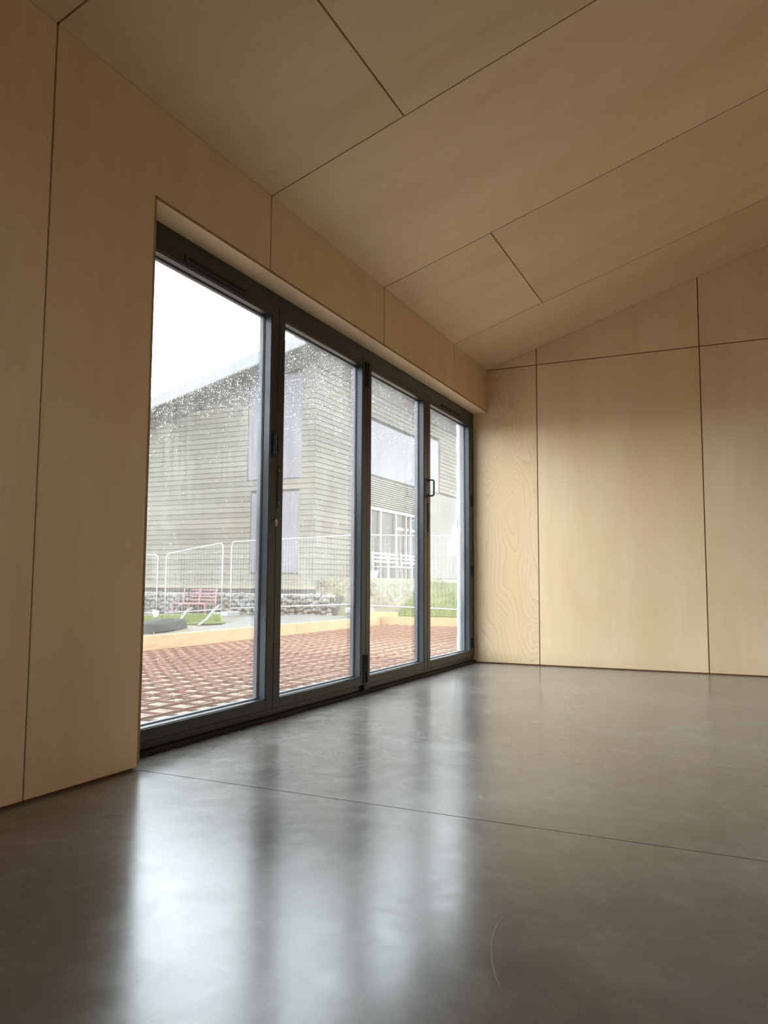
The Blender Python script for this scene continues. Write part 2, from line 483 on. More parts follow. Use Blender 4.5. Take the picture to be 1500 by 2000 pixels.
for x0, x1 in zip([0.0]+XJ, XJ+[XR]):
    x0 += g; x1 -= g
    for (xa, xb_, za, zt) in ((x0, x1, zb, WZ0), (x0, min(x1, WX0), WZ0, WZ1), (max(x0, WX1), x1, WZ0, WZ1), (x0, x1, WZ1, H-g)):
        if xb_ - xa > 0.02: adopt(wb, MB().box((xa,YB-TH,za),(xb_,YB,zt)).build('panel', M_ply_z))
    xs = max(x0, 0.02)
    adopt(wb, MB().prism([(xs,YB,H+g),(x1,YB,H+g),(x1,YB,zc(x1)-0.001),(xs,YB,zc(xs)-0.001)], (0,-TH,0)).build('panel', M_ply_z))
w1 = empty('added_fill_window', ((WX0+WX1)/2, YB-0.1, WZ0), 'added anthracite framed window behind the viewer, giving fill daylight', 'window', kind='structure')
for nm, a, b in (('frame_bar', (WX0, WZ0), (WX0+0.05, WZ1)), ('frame_bar', (WX1-0.05, WZ0), (WX1, WZ1)), ('frame_bar', (WX0+0.05, WZ0), (WX1-0.05, WZ0+0.05)), ('frame_bar', (WX0+0.05, WZ1-0.05), (WX1-0.05, WZ1)), ('mullion', (2.27, WZ0+0.05), (2.33, WZ1-0.05))):
    adopt(w1, MB().box((a[0], YB-0.15, a[1]), (b[0], YB-0.09, b[1])).build(nm, M_frame, bevel=0.002))
for xa, xb_ in ((WX0+0.05, 2.27), (2.33, WX1-0.05)):
    adopt(w1, MB().box((xa, YB-0.123, WZ0+0.05), (xb_, YB-0.118, WZ1-0.05)).build('pane', M_glass))

# ------------------------------------------------------------------ FOLDING GLASS DOORS
FX = -0.118          # room face of the leaves
FD = 0.074           # leaf depth
ft = empty('trim_1', (FX, 1.75, 0.0), 'anthracite metal outer frame around the folding doors', 'door frame', kind='structure')
fb = [
    MB().box((FX-0.088, Y0+0.0005, HD-0.058), (FX-0.004, YL-0.0005, HD-0.0005)).build('frame_head', M_frame, bevel=0.002),
    MB().box((FX-0.088, Y0+0.0005, 0.0005), (FX+0.010, YL-0.0005, 0.020)).build('threshold', M_gasket, bevel=0.002),
    MB().box((FX-0.088, Y0+0.0005, 0.020), (FX-0.012, YL-0.0005, 0.050)).build('threshold_upstand', M_frame, bevel=0.002),
    MB().box((FX-0.088, Y0+0.0005, 0.050), (FX-0.004, Y0+0.042, HD-0.058)).build('frame_jamb', M_frame, bevel=0.002),
    MB().box((FX-0.088, YL-0.054, 0.050), (FX-0.004, YL-0.0005, HD-0.058)).build('frame_jamb', M_frame, bevel=0.002),
]
adopt(ft, *fb)
def rain(y0, y1, z0, z1, n, seed, weight, x):
    """beads and runs of rain standing on the outer face"""
    rnd = random.Random(seed); mb = MB(); k = 6
    for _ in range(n):
        while True:
            y = rnd.uniform(y0, y1); z = rnd.uniform(z0, z1)
            if rnd.random() < weight((y-y0)/(y1-y0), (z-z0)/(z1-z0)): break
        r = min(0.0030, max(0.0007, rnd.lognormvariate(math.log(0.00118), 0.38)))
        ez = 1.0 + (rnd.random()**3)*1.2
        if rnd.random() < 0.06: ez = rnd.uniform(3, 8); r *= 0.7
        d = r*0.62; b = len(mb.v)
        for rr, dd in ((1.0, 0.0), (0.78, 0.62)):
            for q in range(k):
                a = 2*math.pi*q/k
                mb.v.append((x - d*dd, y + r*rr*math.cos(a), z + r*ez*rr*math.sin(a)))
        mb.v.append((x - d, y, z))
        for q in range(k):
            p = (q+1) % k
            mb.f.append((b+q, b+p, b+k+p, b+k+q)); mb.f.append((b+k+q, b+k+p, b+2*k))
        mb.f.append(tuple(b+q for q in range(k-1, -1, -1)))
    return mb
LY = [Y0+0.044, 0.766, 1.741, 2.704, YL-0.056]
ZB, ZT = 0.052, HD-0.060
ST, RB, RT = 0.056, 0.046, 0.055
GX = FX - 0.042
dl = ['glass door leaf nearest the plywood jamb, its upper half all sky',
      'glass door leaf second from the near jamb, house corner behind it',
      'glass door leaf third from the near jamb, white garden bench behind it',
      'glass door leaf beside the far plywood wall, green bank behind it']
wts = [lambda u, v: (0.012 + 0.95*max(0, 1-abs(v-(0.69+0.115*u))/0.085)**1.4 + 0.5*max(0, 1-u/0.35)*max(0, 1-abs(v-0.62)/0.10)),
       lambda u, v: (0.03 + max(0, (v-0.62)/0.38)**1.2),
       lambda u, v: (0.03 + max(0, (v-0.70)/0.30)),
       lambda u, v: (0.04 + max(0, (v-0.74)/0.30))]
doors = []
for i in range(4):
    ya, yb_ = LY[i]+0.002, LY[i+1]-0.002
    d = empty('door_%d' % (i+1), (FX, ya, 0.05), dl[i], 'glass door', group='folding door leaves', kind='structure')
    doors.append(d)
    x0 = FX - FD
    parts = [
        MB().box((x0, ya, ZB), (FX, ya+ST, ZT)).build('stile', M_frame, bevel=0.0025),
        MB().box((x0, yb_-ST, ZB), (FX, yb_, ZT)).build('stile', M_frame, bevel=0.0025),
        MB().box((x0, ya+ST, ZB), (FX, yb_-ST, ZB+RB)).build('bottom_rail', M_frame, bevel=0.0025),
        MB().box((x0, ya+ST, ZT-RT), (FX, yb_-ST, ZT)).build('top_rail', M_frame, bevel=0.0025),
    ]
    gy0, gy1, gz0, gz1 = ya+ST, yb_-ST, ZB+RB, ZT-RT
    bw = 0.004
    parts += [   # glazing beads, stepped back from the face
        MB().box((GX+0.004, gy0, gz0), (FX-0.004, gy0+bw, gz1)).build('glazing_bead', M_frame, bevel=0.001),
        MB().box((GX+0.004, gy1-bw, gz0), (FX-0.004, gy1, gz1)).build('glazing_bead', M_frame, bevel=0.001),
        MB().box((GX+0.004, gy0+bw, gz0), (FX-0.004, gy1-bw, gz0+bw)).build('glazing_bead', M_frame, bevel=0.001),
        MB().box((GX+0.004, gy0+bw, gz1-bw), (FX-0.004, gy1-bw, gz1)).build('glazing_bead', M_frame, bevel=0.001),
    ]
    sp = MB()
    s2 = 0.008
    for (a, b) in (((gy0, gz0), (gy0+s2, gz1)), ((gy1-s2, gz0), (gy1, gz1)), ((gy0+s2, gz0), (gy1-s2, gz0+s2)), ((gy0+s2, gz1-s2), (gy1-s2, gz1))):
        sp.box((GX-0.024, a[0], a[1]), (GX-0.006, b[0], b[1]))
    parts.append(sp.build('glazing_spacer', M_spacer))
    gk = MB()
    s3 = bw + 0.003
    for (a, b) in (((gy0, gz0), (gy0+s3, gz1)), ((gy1-s3, gz0), (gy1, gz1)), ((gy0+s3, gz0), (gy1-s3, gz0+s3)), ((gy0+s3, gz1-s3), (gy1-s3, gz1))):
        gk.box((GX+0.0005, a[0], a[1]), (GX+0.004, b[0], b[1]))
    parts.append(gk.build('gasket', M_gasket))
    pane = MB().box((GX-0.005, gy0, gz0), (GX, gy1, gz1)).build('pane', M_glass)
    parts.append(pane)
    adopt(d, *parts)
    rd = rain(gy0+0.01, gy1-0.01, gz0+0.01, gz1-0.01, [2200, 2900, 2000, 1300][i], 11+i, wts[i], GX-0.0051).build('raindrops', M_drop, smooth=True, kind='stuff')
    rd.parent = pane
    rd.matrix_parent_inverse = Matrix.Identity(4)

def dhandle(door, yp, dirn=1):
    """flat back plate with a D-shaped pull standing off the leaf"""
    z0, z1 = 1.247, 1.358
    pl_ = MB().box((FX, yp-0.024, z0-0.012), (FX+0.009, yp+0.024, z1+0.012)).build('handle', M_black, bevel=0.003, label='black D-shaped pull handle')
    h = 0.055; r = 0.014; yy = yp+0.012
    pts = [(FX+0.004, yy, z1)]
    for a in range(0, 91, 18):
        t = math.radians(a); pts.append((FX+h-r+r*math.sin(t), yy, z1-r+r*math.cos(t)))
    for a in range(0, 91, 18):
        t = math.radians(a); pts.append((FX+h-r+r*math.cos(t), yy, z0+r-r*math.sin(t)))
    pts.append((FX+0.004, yy, z0))
    loop = MB().tube(pts, 0.0062, 10).build('pull', M_black, smooth=True)
    adopt(door, pl_)
    loop.parent = pl_; loop.matrix_parent_inverse = Matrix.Identity(4)
dhandle(doors[2], 2.676)
# folded flat pull on the first pair of leaves
fp = MB().box((FX, 0.728, 1.240), (FX+0.010, 0.762, 1.350)).build('handle', M_black, bevel=0.003, label='black flush pull folded flat')
fg = MB().bar((FX+0.014, 0.7365, 1.252), (FX+0.014, 0.7365, 1.338), 0.004).bar((FX+0.014, 0.7535, 1.252), (FX+0.014, 0.7535, 1.338), 0.004).bar((FX+0.014, 0.7365, 1.338), (FX+0.014, 0.7535, 1.338), 0.004).bar((FX+0.014, 0.7365, 1.252), (FX+0.014, 0.7535, 1.252), 0.004).bar((FX+0.008, 0.745, 1.338), (FX+0.014, 0.745, 1.338), 0.004).build('pull', M_black)
adopt(doors[0], fp); fg.parent = fp; fg.matrix_parent_inverse = Matrix.Identity(4)
# flush bolts between the pairs
for d, y in ((doors[1], 0.778), (doors[3], 2.716)):
    fbx = MB().box((FX, y-0.008, 0.995), (FX+0.005, y+0.008, 1.200)).build('flush_bolt', M_black, bevel=0.0015)
    adopt(d, fbx)
    for z in (1.02, 1.175):
        s = MB().tube([(FX+0.005, y, z), (FX+0.007, y, z)], 0.004, 8).build('screw', M_steel); s.parent = fbx; s.matrix_parent_inverse = Matrix.Identity(4)
ct = MB().tube([(FX+0.001, 0.750, 0.935), (FX+0.012, 0.750, 0.932), (FX+0.013, 0.750, 0.905)], [0.006, 0.006, 0.004], 8).build('catch', M_steel, smooth=True, label='small worn steel catch'); adopt(doors[0], ct)
# hinges: knuckle and leaf plates
def hinge(door, y, z0, z1, w=0.03):
    p = MB().box((FX, y-w, z0), (FX+0.006, y+w, z1)).build('hinge', M_black, bevel=0.002)
    k = MB().tube([(FX+0.007, y, z0+0.004), (FX+0.007, y, z1-0.004)], 0.008, 10).build('knuckle', M_black, smooth=True)
    adopt(door, p); k.parent = p; k.matrix_parent_inverse = Matrix.Identity(4)
hinge(doors[1], LY[2], 0.062, 0.226)
hinge(doors[1], LY[2], 1.80, 1.955)
for z0, z1 in ((1.262, 1.351), (0.697, 0.778), (0.12, 0.20)):
    hinge(doors[3], LY[4]-0.004, z0, z1, 0.020)
# pivot shoe of the middle hinge
sh = MB().box((FX, 1.712, 0.022), (FX+0.008, 1.770, 0.050)).build('pivot_shoe', M_black, bevel=0.002); adopt(doors[1], sh)
# trickle vents in the top rails
for d, y0, y1, n in ((doors[0], 0.060, 0.490, 26), (doors[3], 2.985, 3.380, 24)):
    v = MB().box((FX, y0, 1.940), (FX+0.006, y1, 1.969)).build('trickle_vent', M_frame, bevel=0.0015, label='slotted black ventilator')
    adopt(d, v)
    for k in range(n):
        y = y0 + 0.012 + (y1-y0-0.024)*(k+0.5)/n
        s = MB().box((FX+0.006, y-0.005, 1.947), (FX+0.0075, y+0.005, 1.962)).build('slot', M_gasket); s.parent = v; s.matrix_parent_inverse = Matrix.Identity(4)

# ------------------------------------------------------------------ OUTSIDE
GZ = -0.25
gr = MB()
nx, ny = 70, 70
gx0, gx1, gy0_, gy1_ = -45.0, -0.31, -25.0, 60.0
rg = random.Random(3)
for j in range(ny+1):
    for i in range(nx+1):
        x = gx0+(gx1-gx0)*(i/nx); y = gy0_+(gy1_-gy0_)*(j/ny)
        dz = 0.03*math.sin(x*1.3+y*0.7)+0.02*math.sin(y*2.1-x*0.6)
        if x > -5.7 and y < 13.0: dz = -0.14
        gr.v.append((x, y, GZ-0.04+dz))
for j in range(ny):
    for i in range(nx):
        a = j*(nx+1)+i
        gr.f.append((a, a+1, a+nx+2, a+nx+1))
b = len(gr.v)
gr.v += [(-200, -200, -0.50), (200, -200, -0.50), (200, 200, -0.50), (-200, 200, -0.50)]
gr.f.append((b, b+1, b+2, b+3))
gr = gr.build('ground', M_earth, smooth=True)
tag(gr, 'bare gravelly earth of the building site outside', 'ground', kind='structure')
pth = MB()
pp = [(-5.2, 3.0), (-4.60, 3.0), (-4.60, 11.35), (-4.60, 13.3), (-6.2, 13.4), (-6.2, 15.0), (-8.8, 15.6), (-9.3, 13.6), (-8.0, 11.3), (-7.2, 9.4), (-6.4, 8.0)]
pth.prism([(x, y, GZ+0.035) for x, y in pp], (0, 0, -0.12))
pth = pth.build('path', M_path); tag(pth, 'grey gravel path beyond the orange timber edging', 'path', kind='structure')

# slab bed, rebar, formwork
XE, YE = -4.48, 11.2
bed = MB().box((XE+0.03, -4.5, -0.40), (-0.32, YE-0.03, -0.190)).build('slab_bed', M_blind)
tag(bed, 'pinkish gravel bed under the rusty reinforcing mesh', 'ground', kind='structure')
mat_ = empty('reinforcing_mesh', (-2.9, 5.5, -0.190), 'rusty steel reinforcing mesh laid outside the doors', 'rebar mesh')
def hexbar(a, b, r): return MB().tube([a, b], r, 6).mesh('bar')
yS, yEnd = -1.5, YE-0.12
xS, xEnd = XE+0.10, -0.42
ml = hexbar((0, yS, 0), (0, yEnd, 0), 0.0055); ml.materials.append(M_rust)
mc = hexbar((xS, 0, 0), (xEnd, 0, 0), 0.0055); mc.materials.append(M_rust)
def bar_obj(me, loc):
    o = bpy.data.objects.new('bar', me); COL.objects.link(o)
    o.location = loc; adopt(mat_, o)
rr_ = random.Random(5)
for layer, (dx, dy, z) in enumerate(((0.0, 0.0, -0.140), (0.07, 0.09, -0.166))):
    x = -0.46 - dx
    while x > xS:
        bar_obj(ml, (x + rr_.uniform(-0.008, 0.008), 0, z)); x -= 0.2
    y = yS + 0.1 + dy
    while y < yEnd - 0.05:
        bar_obj(mc, (0, y + rr_.uniform(-0.008, 0.008), z - 0.011)); y += 0.2
# wire chairs holding the top layer: zig-zag strips
zp = []
k = 0
x = xS+0.1
while x < xEnd-0.05:
    zp.append((x, 0.05 if k % 2 else -0.05, -0.152 if k % 2 else -0.186)); x += 0.10; k += 1
cme = MB().tube(zp, 0.0035, 5).mesh('spacer_chair'); cme.materials.append(M_rust)
y = -1.0
while y < yEnd:
    o = bpy.data.objects.new('spacer_chair', cme); COL.objects.link(o); o.location = (0, y, 0); adopt(mat_, o); y += 1.0

fe = empty('formwork', (XE, 4.0, GZ), 'orange timber shuttering board along the left side of the mesh', 'formwork')
y = -4.5
for ln in (4.2, 4.8, 3.6, 3.6):
    y2 = min(y+ln, YE)
    if y2 - y > 0.2:
        adopt(fe, MB().box((XE-0.02, y+0.004, -0.27), (XE+0.02, y2-0.004, 0.0+rr_.uniform(-0.004, 0.004))).build('board', M_form))
    y = y2
y = -3.6
while y < YE:
    adopt(fe, MB().box((XE-0.066, y-0.022, -0.45), (XE-0.022, y+0.022, -0.03)).build('stake', M_form)); y += 1.6
fe2 = empty('formwork', (-3, YE, GZ), 'orange timber shuttering board across the far end of the mesh', 'formwork')
for xa, xb_ in ((XE+0.02, -2.6), (-2.6, -0.32)):
    adopt(fe2, MB().box((xa+0.004, YE-0.02, -0.27), (xb_-0.004, YE+0.02, 0.0)).build('board', M_form))
for x in (-4.1, -3.1, -1.9, -0.9):
    adopt(fe2, MB().box((x-0.022, YE+0.022, -0.45), (x+0.022, YE+0.066, -0.03)).build('stake', M_form))
yt = MB().box((-6.0, 13.50, GZ+0.035), (-5.20, 13.62, -0.02)).build('timber_length', M_yellow, bevel=0.004)
tag(yt, 'yellow length of timber lying behind the far shuttering board', 'timber')

# ---- house
XB, YBH = -9.126, 16.630
hs = empty('timber_house', (XB, YBH, 0.3), 'two-storey house clad in weathered grey horizontal boards', 'house')
def zr(x): return 7.01 + 0.243*(x+9.79)          # underside of the roof
xw, yw = -18.5, 29.0                             # extents of the two fronts
def hp(mb, name, mat, **kw):
    o = mb.build(name, mat, **kw); adopt(hs, o); return o
core = MB()
core.prism([(xw, YBH+0.06, 0.30), (XB-0.06, YBH+0.06, 0.30), (XB-0.06, YBH+0.06, zr(XB-0.06)), (xw, YBH+0.06, zr(xw))], (0, yw-YBH-0.1, 0))
hp(core, 'wall_core', M_core)
hp(MB().box((xw, YBH-0.02, 0.44), (XB+0.02, YBH+0.05, 0.545)), 'base_rail', M_sill)
hp(MB().box((XB-0.05, YBH+0.05, 0.44), (XB+0.02, 20.0, 0.545)), 'base_rail', M_sill)
PITCH = 0.152
wA = [(-11.42, -9.57, 3.61, 6.66), (-11.27, -9.62, 0.91, 3.22)]   # x0,x1,z0,z1 on the left front
wB = [(20.20, 24.05, 4.15, 5.92), (24.95, 26.45, 4.15, 6.20)]     # y0,y1,z0,z1 on the right front
def spans(a, b, holes):
    out = [(a, b)]
    for h0, h1 in holes:
        nw = []
        for s, e in out:
            if h1 <= s or h0 >= e: nw.append((s, e)); continue
            if h0 > s: nw.append((s, h0))
            if h1 < e: nw.append((h1, e))
        out = nw
    return [q for q in out if q[1]-q[0] > 0.05]
z = 0.55
rb = random.Random(21)
while z < 7.0:
    z1 = z + PITCH - 0.012
    # left front: clipped under the roof slope
    xs = max(xw, (z1 + 0.20 - 7.01)/0.243 - 9.79)
    hol = [(w[0], w[1]) for w in wA if w[2] < z1 and w[3] > z]
    if xs < XB - 0.1:
        for a, b in spans(xs, XB+0.0, hol):
            pr = MB()
            lean = 0.016 + rb.uniform(-0.003, 0.003)
            pr.prism([(a, YBH+0.004, z1), (a, YBH+0.045, z1), (a, YBH+0.045, z), (a, YBH-lean+0.004, z)], (b-a-0.004, 0, 0))
            hp(pr, 'board', M_clad)
    # right front
    if z < 6.72:
        hol = [(w[0], w[1]) for w in wB if w[2] < z1 and w[3] > z]
        if z < 4.15: hol.append((20.15, yw+1))
        for a, b in spans(YBH, yw, hol):
            pr = MB()
            pr.prism([(XB-0.004, a, z1), (XB-0.045, a, z1), (XB-0.045, a, z), (XB+0.014, a, z)], (0, b-a-0.004, 0))
            hp(pr, 'board', M_clad)
    z += PITCH
hp(MB().prism([(xw, YBH-0.03, zr(xw)), (XB+0.02, YBH-0.03, zr(XB)), (XB+0.02, YBH-0.03, zr(XB)-0.25), (xw, YBH-0.03, zr(xw)-0.25)], (0, 0.05, 0)), 'frieze', M_soffit)
hp(MB().box((XB-0.02, YBH+0.02, 6.79), (XB+0.03, yw, zr(XB))), 'frieze', M_soffit)
# roof: soffit, stepped fascia, sheet
RO, RX = 0.75, 1.25
def roofslab(y0, y1, xa, xb_, lo, hi):
    return MB().prism([(xa, y0, zr(xa)+lo), (xb_, y0, zr(xb_)+lo), (xb_, y0, zr(xb_)+hi), (xa, y0, zr(xa)+hi)], (0, y1-y0, 0))
hp(roofslab(YBH-RO+0.03, yw, xw-0.5, XB+RX-0.03, 0.0, 0.04), 'soffit', M_soffit)
rf = hp(roofslab(YBH-RO+0.10, yw, xw-0.5, XB+RX-0.10, 0.04, 0.42), 'roof', M_roof)
for k, (lo, hi, inset) in enumerate(((-0.01, 0.15, 0.04), (0.165, 0.30, 0.02), (0.315, 0.46, 0.0))):
    f = roofslab(YBH-RO+inset-0.04, YBH-RO+inset+0.06, xw-0.5, XB+RX-inset+0.04, lo, hi).build('fascia', M_fascia); f.parent = rf
    f.matrix_parent_inverse = rf.matrix_parent_inverse.copy()
    xx = XB+RX-inset
    f = MB().box((xx-0.06, YBH-RO+inset+0.06, zr(xx)+lo), (xx+0.04, yw, zr(xx)+hi)).build('fascia', M_fascia); f.parent = rf
    f.matrix_parent_inverse = rf.matrix_parent_inverse.copy()
# soffit lights under the right overhang
for y in (17.0, 20.6, 25.4):
    x = XB+0.55
    hp(MB().box((x-0.14, y-0.14, zr(x)-0.10), (x+0.14, y+0.14, zr(x)-0.02)), 'soffit_light', M_lamp, bevel=0.02)
# windows of the left front
def winA(x0, x1, z0, z1, transom, dark_reflection=None):
    w = hp(MB().box((x0, YBH+0.030, z0), (x1, YBH+0.055, z1)), 'window', M_hglass)
    fr = MB(); t = 0.05
    fr.box((x0, YBH-0.02, z0), (x0+t, YBH+0.03, z1)).box((x1-t, YBH-0.02, z0), (x1, YBH+0.03, z1))
    fr.box((x0+t, YBH-0.02, z1-t), (x1-t, YBH+0.03, z1)).box((x0+t, YBH-0.02, z0), (x1-t, YBH+0.03, z0+t))
    for zt in transom: fr.box((x0+t, YBH-0.015, zt-0.03), (x1-t, YBH+0.03, zt+0.03))
    o = fr.build('window_frame', M_white); o.parent = w; o.matrix_parent_inverse = w.matrix_parent_inverse.copy()
    o = MB().box((x0-0.06, YBH-0.09, z0-0.07), (x1+0.06, YBH+0.02, z0)).build('window_sill', M_white); o.parent = w; o.matrix_parent_inverse = w.matrix_parent_inverse.copy()
    if dark_reflection:
        o = MB().box((x0+t, YBH+0.022, z0+t), (x1-t, YBH+0.029, dark_reflection)).build('pane', M_hglass2); o.parent = w; o.matrix_parent_inverse = w.matrix_parent_inverse.copy()  # dark pane stands in for the dark reflection in the lower glass
winA(*wA[0], [5.77])
winA(*wA[1], [3.05], 1.75)
# windows of the right front
def winB(y0, y1, z0, z1, mull, glass):
    w = hp(MB().box((XB-0.055, y0, z0), (XB-0.030, y1, z1)), 'window', glass)
    fr = MB(); t = 0.06
    fr.box((XB-0.03, y0, z0), (XB+0.02, y0+t, z1)).box((XB-0.03, y1-t, z0), (XB+0.02, y1, z1))
    fr.box((XB-0.03, y0+t, z1-t), (XB+0.02, y1-t, z1)).box((XB-0.03, y0+t, z0), (XB+0.02, y1-t, z0+t))
    for m_ in mull: fr.box((XB-0.03, m_-0.04, z0+t), (XB+0.02, m_+0.04, z1-t))
    o = fr.build('window_frame', M_white); o.parent = w; o.matrix_parent_inverse = w.matrix_parent_inverse.copy()
    o = MB().box((XB-0.02, y0-0.05, z0-0.07), (XB+0.10, y1+0.05, z0)).build('window_sill', M_white); o.parent = w; o.matrix_parent_inverse = w.matrix_parent_inverse.copy()
winB(*wB[0], [21.95, 23.2], M_hglass)
winB(*wB[1], [], M_hglass)
# louvred band
z = 3.06
while z < 4.06:
    hp(MB().prism([(XB+0.03, 20.15, z), (XB-0.03, 20.15, z+0.05), (XB-0.03, 20.15, z+0.062), (XB+0.03, 20.15, z+0.034)], (0, 4.6, 0)), 'louvre', M_louvre)
    z += 0.072
hp(MB().box((XB-0.06, 24.78, 0.8), (XB+0.0, yw, 4.12)), 'render_panel', M_louvre)
hp(MB().box((XB-0.03, 20.12, 2.98), (XB+0.06, 24.78, 3.06)), 'lintel', M_white)
for y in (20.16, 20.94, 22.17, 23.05, 23.45, 24.70):
    hp(MB().box((XB-0.04, y-0.045, 0.79), (XB+0.04, y+0.045, 2.98)), 'post', M_white)
for a, b in ((20.2, 20.9), (20.98, 22.13), (22.21, 23.0), (23.1, 23.4), (23.5, 24.65)):
    hp(MB().box((XB-0.058, a, 0.79), (XB-0.03, b, 2.98)), 'pane', M_hglass2)
hp(MB().box((XB-0.045, 22.21, 2.45), (XB-0.02, 24.65, 2.55)), 'transom', M_white)

# rubble wall under the left front
rw = empty('rubble_wall', (-13, 16.2, GZ), 'low wall of pale rubble stones below the grey house', 'stone wall', kind='structure')
st = MB()
rs = random.Random(9)
phi = [(0.0, 0.0, 1.0)] + [(0.894*math.cos(a), 0.894*math.sin(a), 0.447) for a in [k*2*math.pi/5 for k in range(5)]] + [(0.894*math.cos(a), 0.894*math.sin(a), -0.447) for a in [(k+0.5)*2*math.pi/5 for k in range(5)]] + [(0, 0, -1.0)]
icf = [(0,1,2),(0,2,3),(0,3,4),(0,4,5),(0,5,1),(1,6,2),(2,7,3),(3,8,4),(4,9,5),(5,10,1),(2,6,7),(3,7,8),(4,8,9),(5,9,10),(1,10,6),(6,11,7),(7,11,8),(8,11,9),(9,11,10),(10,11,6)]
def stone(mb, c, s):
    b = len(mb.v)
    for p in phi:
        j = rs.uniform(0.8, 1.15)
        mb.v.append((c[0]+p[0]*s[0]*j, c[1]+p[1]*s[1]*j, c[2]+p[2]*s[2]*j))
    mb.f += [(b+i, b+k, b+l) for i, k, l in icf]
for row in range(5):
    x = -17.5 + rs.random()*0.1
    while x < -8.2:
        w_ = rs.uniform(0.055, 0.115)
        stone(st, (x, 16.12+rs.uniform(-0.03, 0.03), -0.26+row*0.125+rs.uniform(-0.035, 0.035)), (w_, 0.13, rs.uniform(0.055, 0.09)))
        x += w_*1.75
adopt(rw, st.build('stones', M_stone, kind='stuff'))
adopt(rw, MB().box((-17.6, 16.16, -0.4), (-8.15, 16.55, 0.28)).build('backing', M_core))

# terrace, bank, ramp edge, grass bank
tr_ = MB().box((XB+0.02, 17.1, -0.3), (-7.85, 29.0, 0.76)).build('terrace', M_concext)
tag(tr_, 'raised terrace along the right front of the grey house', 'terrace', kind='structure')
def surf(name, P00, P10, P11, P01, n, amp, mat, seed):
    rnd = random.Random(seed); mb = MB()
    P = [Vector(p) for p in (P00, P10, P11, P01)]
    for j in range(n+1):
        for i in range(n+1):
            u, v = i/n, j/n
            p = P[0]*(1-u)*(1-v)+P[1]*u*(1-v)+P[2]*u*v+P[3]*(1-u)*v
            a = amp*math.sin(math.pi*v)
            mb.v.append((p.x+rnd.uniform(-a, a), p.y+rnd.uniform(-a, a), p.z+rnd.uniform(-a, a)))
    for j in range(n):
        for i in range(n):
            a = j*(n+1)+i; mb.f.append((a, a+1, a+n+2, a+n+1))
    # skirt so that the bank is solid
    b = len(mb.v); ring = [i for i in range(n+1)] + [(k+1)*(n+1)+n for k in range(n)] + [n*(n+1)+n-1-k for k in range(n)] + [(n-1-k)*(n+1) for k in range(n-1)]
    for q in ring: mb.v.append((mb.v[q][0], mb.v[q][1], -0.55))
    m = len(ring)
    for k in range(m):
        l = (k+1) % m; mb.f.append((ring[l], ring[k], b+k, b+l))
    return mb.build(name, mat)
TP = [Vector(p) for p in ((-9.11, 17.02, 0.75), (-8.4, 17.02, 0.76), (-7.80, 17.45, 0.765), (-7.80, 20.0, 0.765), (-7.80, 23.0, 0.765))]
BP = [Vector(p) for p in ((-9.11, 16.62, 0.15), (-8.1, 16.20, -0.29), (-6.75, 16.85, -0.29), (-6.85, 18.6, -0.12), (-7.42, 23.0, 0.45))]
bk = MB(); nu, nv = 60, 12; rk = random.Random(4)
def along(P, t):
    t *= len(P)-1; k = min(int(t), len(P)-2); return P[k].lerp(P[k+1], t-k)
for q in range(nu+1):
    for r in range(nv+1):
        p = along(BP, q/nu).lerp(along(TP, q/nu), r/nv); a = 0.055*math.sin(math.pi*r/nv)
        bk.v.append((p.x+rk.uniform(-a, a), p.y+rk.uniform(-a, a), p.z+rk.uniform(-a, a)+0.10*math.sin(math.pi*r/nv)))
for q in range(nu):
    for r in range(nv):
        a = q*(nv+1)+r; bk.f.append((a, a+nv+1, a+nv+2, a+1))
bk = bk.build('earth_bank', M_bank)
tag(bk, 'rough earth and stone bank below the terrace bench', 'bank', kind='structure')
gb = surf('grass_bank', (-6.60, 16.80, -0.22), (-1.5, 16.75, -0.22), (-2.5, 21.5, 0.70), (-7.50, 20.6, 0.62), 20, 0.025, M_grass, 6)
tag(gb, 'sloping bright green grass bank right of the ramp edge', 'grass bank', kind='structure')
rp = MB()
rp.prism([(-7.02, 17.5, 0.03), (-7.02, 17.5, 0.13), (-7.46, 20.1, 0.56), (-7.46, 20.1, 0.30)], (-0.25, 0, 0))
rp = rp.build('ramp_edge', M_concext, bevel=0.01); tag(rp, 'pale concrete ramp edge climbing between earth bank and grass', 'ramp', kind='structure')
ry = MB().prism([(-6.98, 17.45, -0.06), (-6.98, 17.45, 0.05), (-7.42, 20.1, 0.36), (-7.42, 20.1, 0.20)], (0.05, 0, 0)).build('ramp_board', M_yellow)
tag(ry, 'yellow timber board along the pale ramp edge', 'timber')
def blades(name, fn, n, h, parent, seed):
    rnd = random.Random(seed); mb = MB()
    for _ in range(n):
        p = fn(rnd.random(), rnd.random()); a = rnd.uniform(0, math.pi); w = rnd.uniform(0.006, 0.012); hh = h*rnd.uniform(0.5, 1.2)
        lx, ly = rnd.uniform(-0.4, 0.4)*hh, rnd.uniform(-0.4, 0.4)*hh
        b = len(mb.v)
        mb.v += [(p[0]-w*math.cos(a), p[1]-w*math.sin(a), p[2]-0.02), (p[0]+w*math.cos(a), p[1]+w*math.sin(a), p[2]-0.02), (p[0]+lx, p[1]+ly, p[2]+hh)]
        mb.f.append((b, b+1, b+2))
    o = mb.build(name, M_blade, kind='stuff'); adopt(parent, o); return o
def quadfn(P):
    P = [Vector(p) for p in P]
    return lambda u, v: P[0]*(1-u)*(1-v)+P[1]*u*(1-v)+P[2]*u*v+P[3]*(1-u)*v
blades('grass_blades', quadfn([(-6.60, 16.80, -0.22), (-1.5, 16.75, -0.22), (-2.5, 21.5, 0.70), (-7.50, 20.6, 0.62)]), 22000, 0.07, gb, 1)
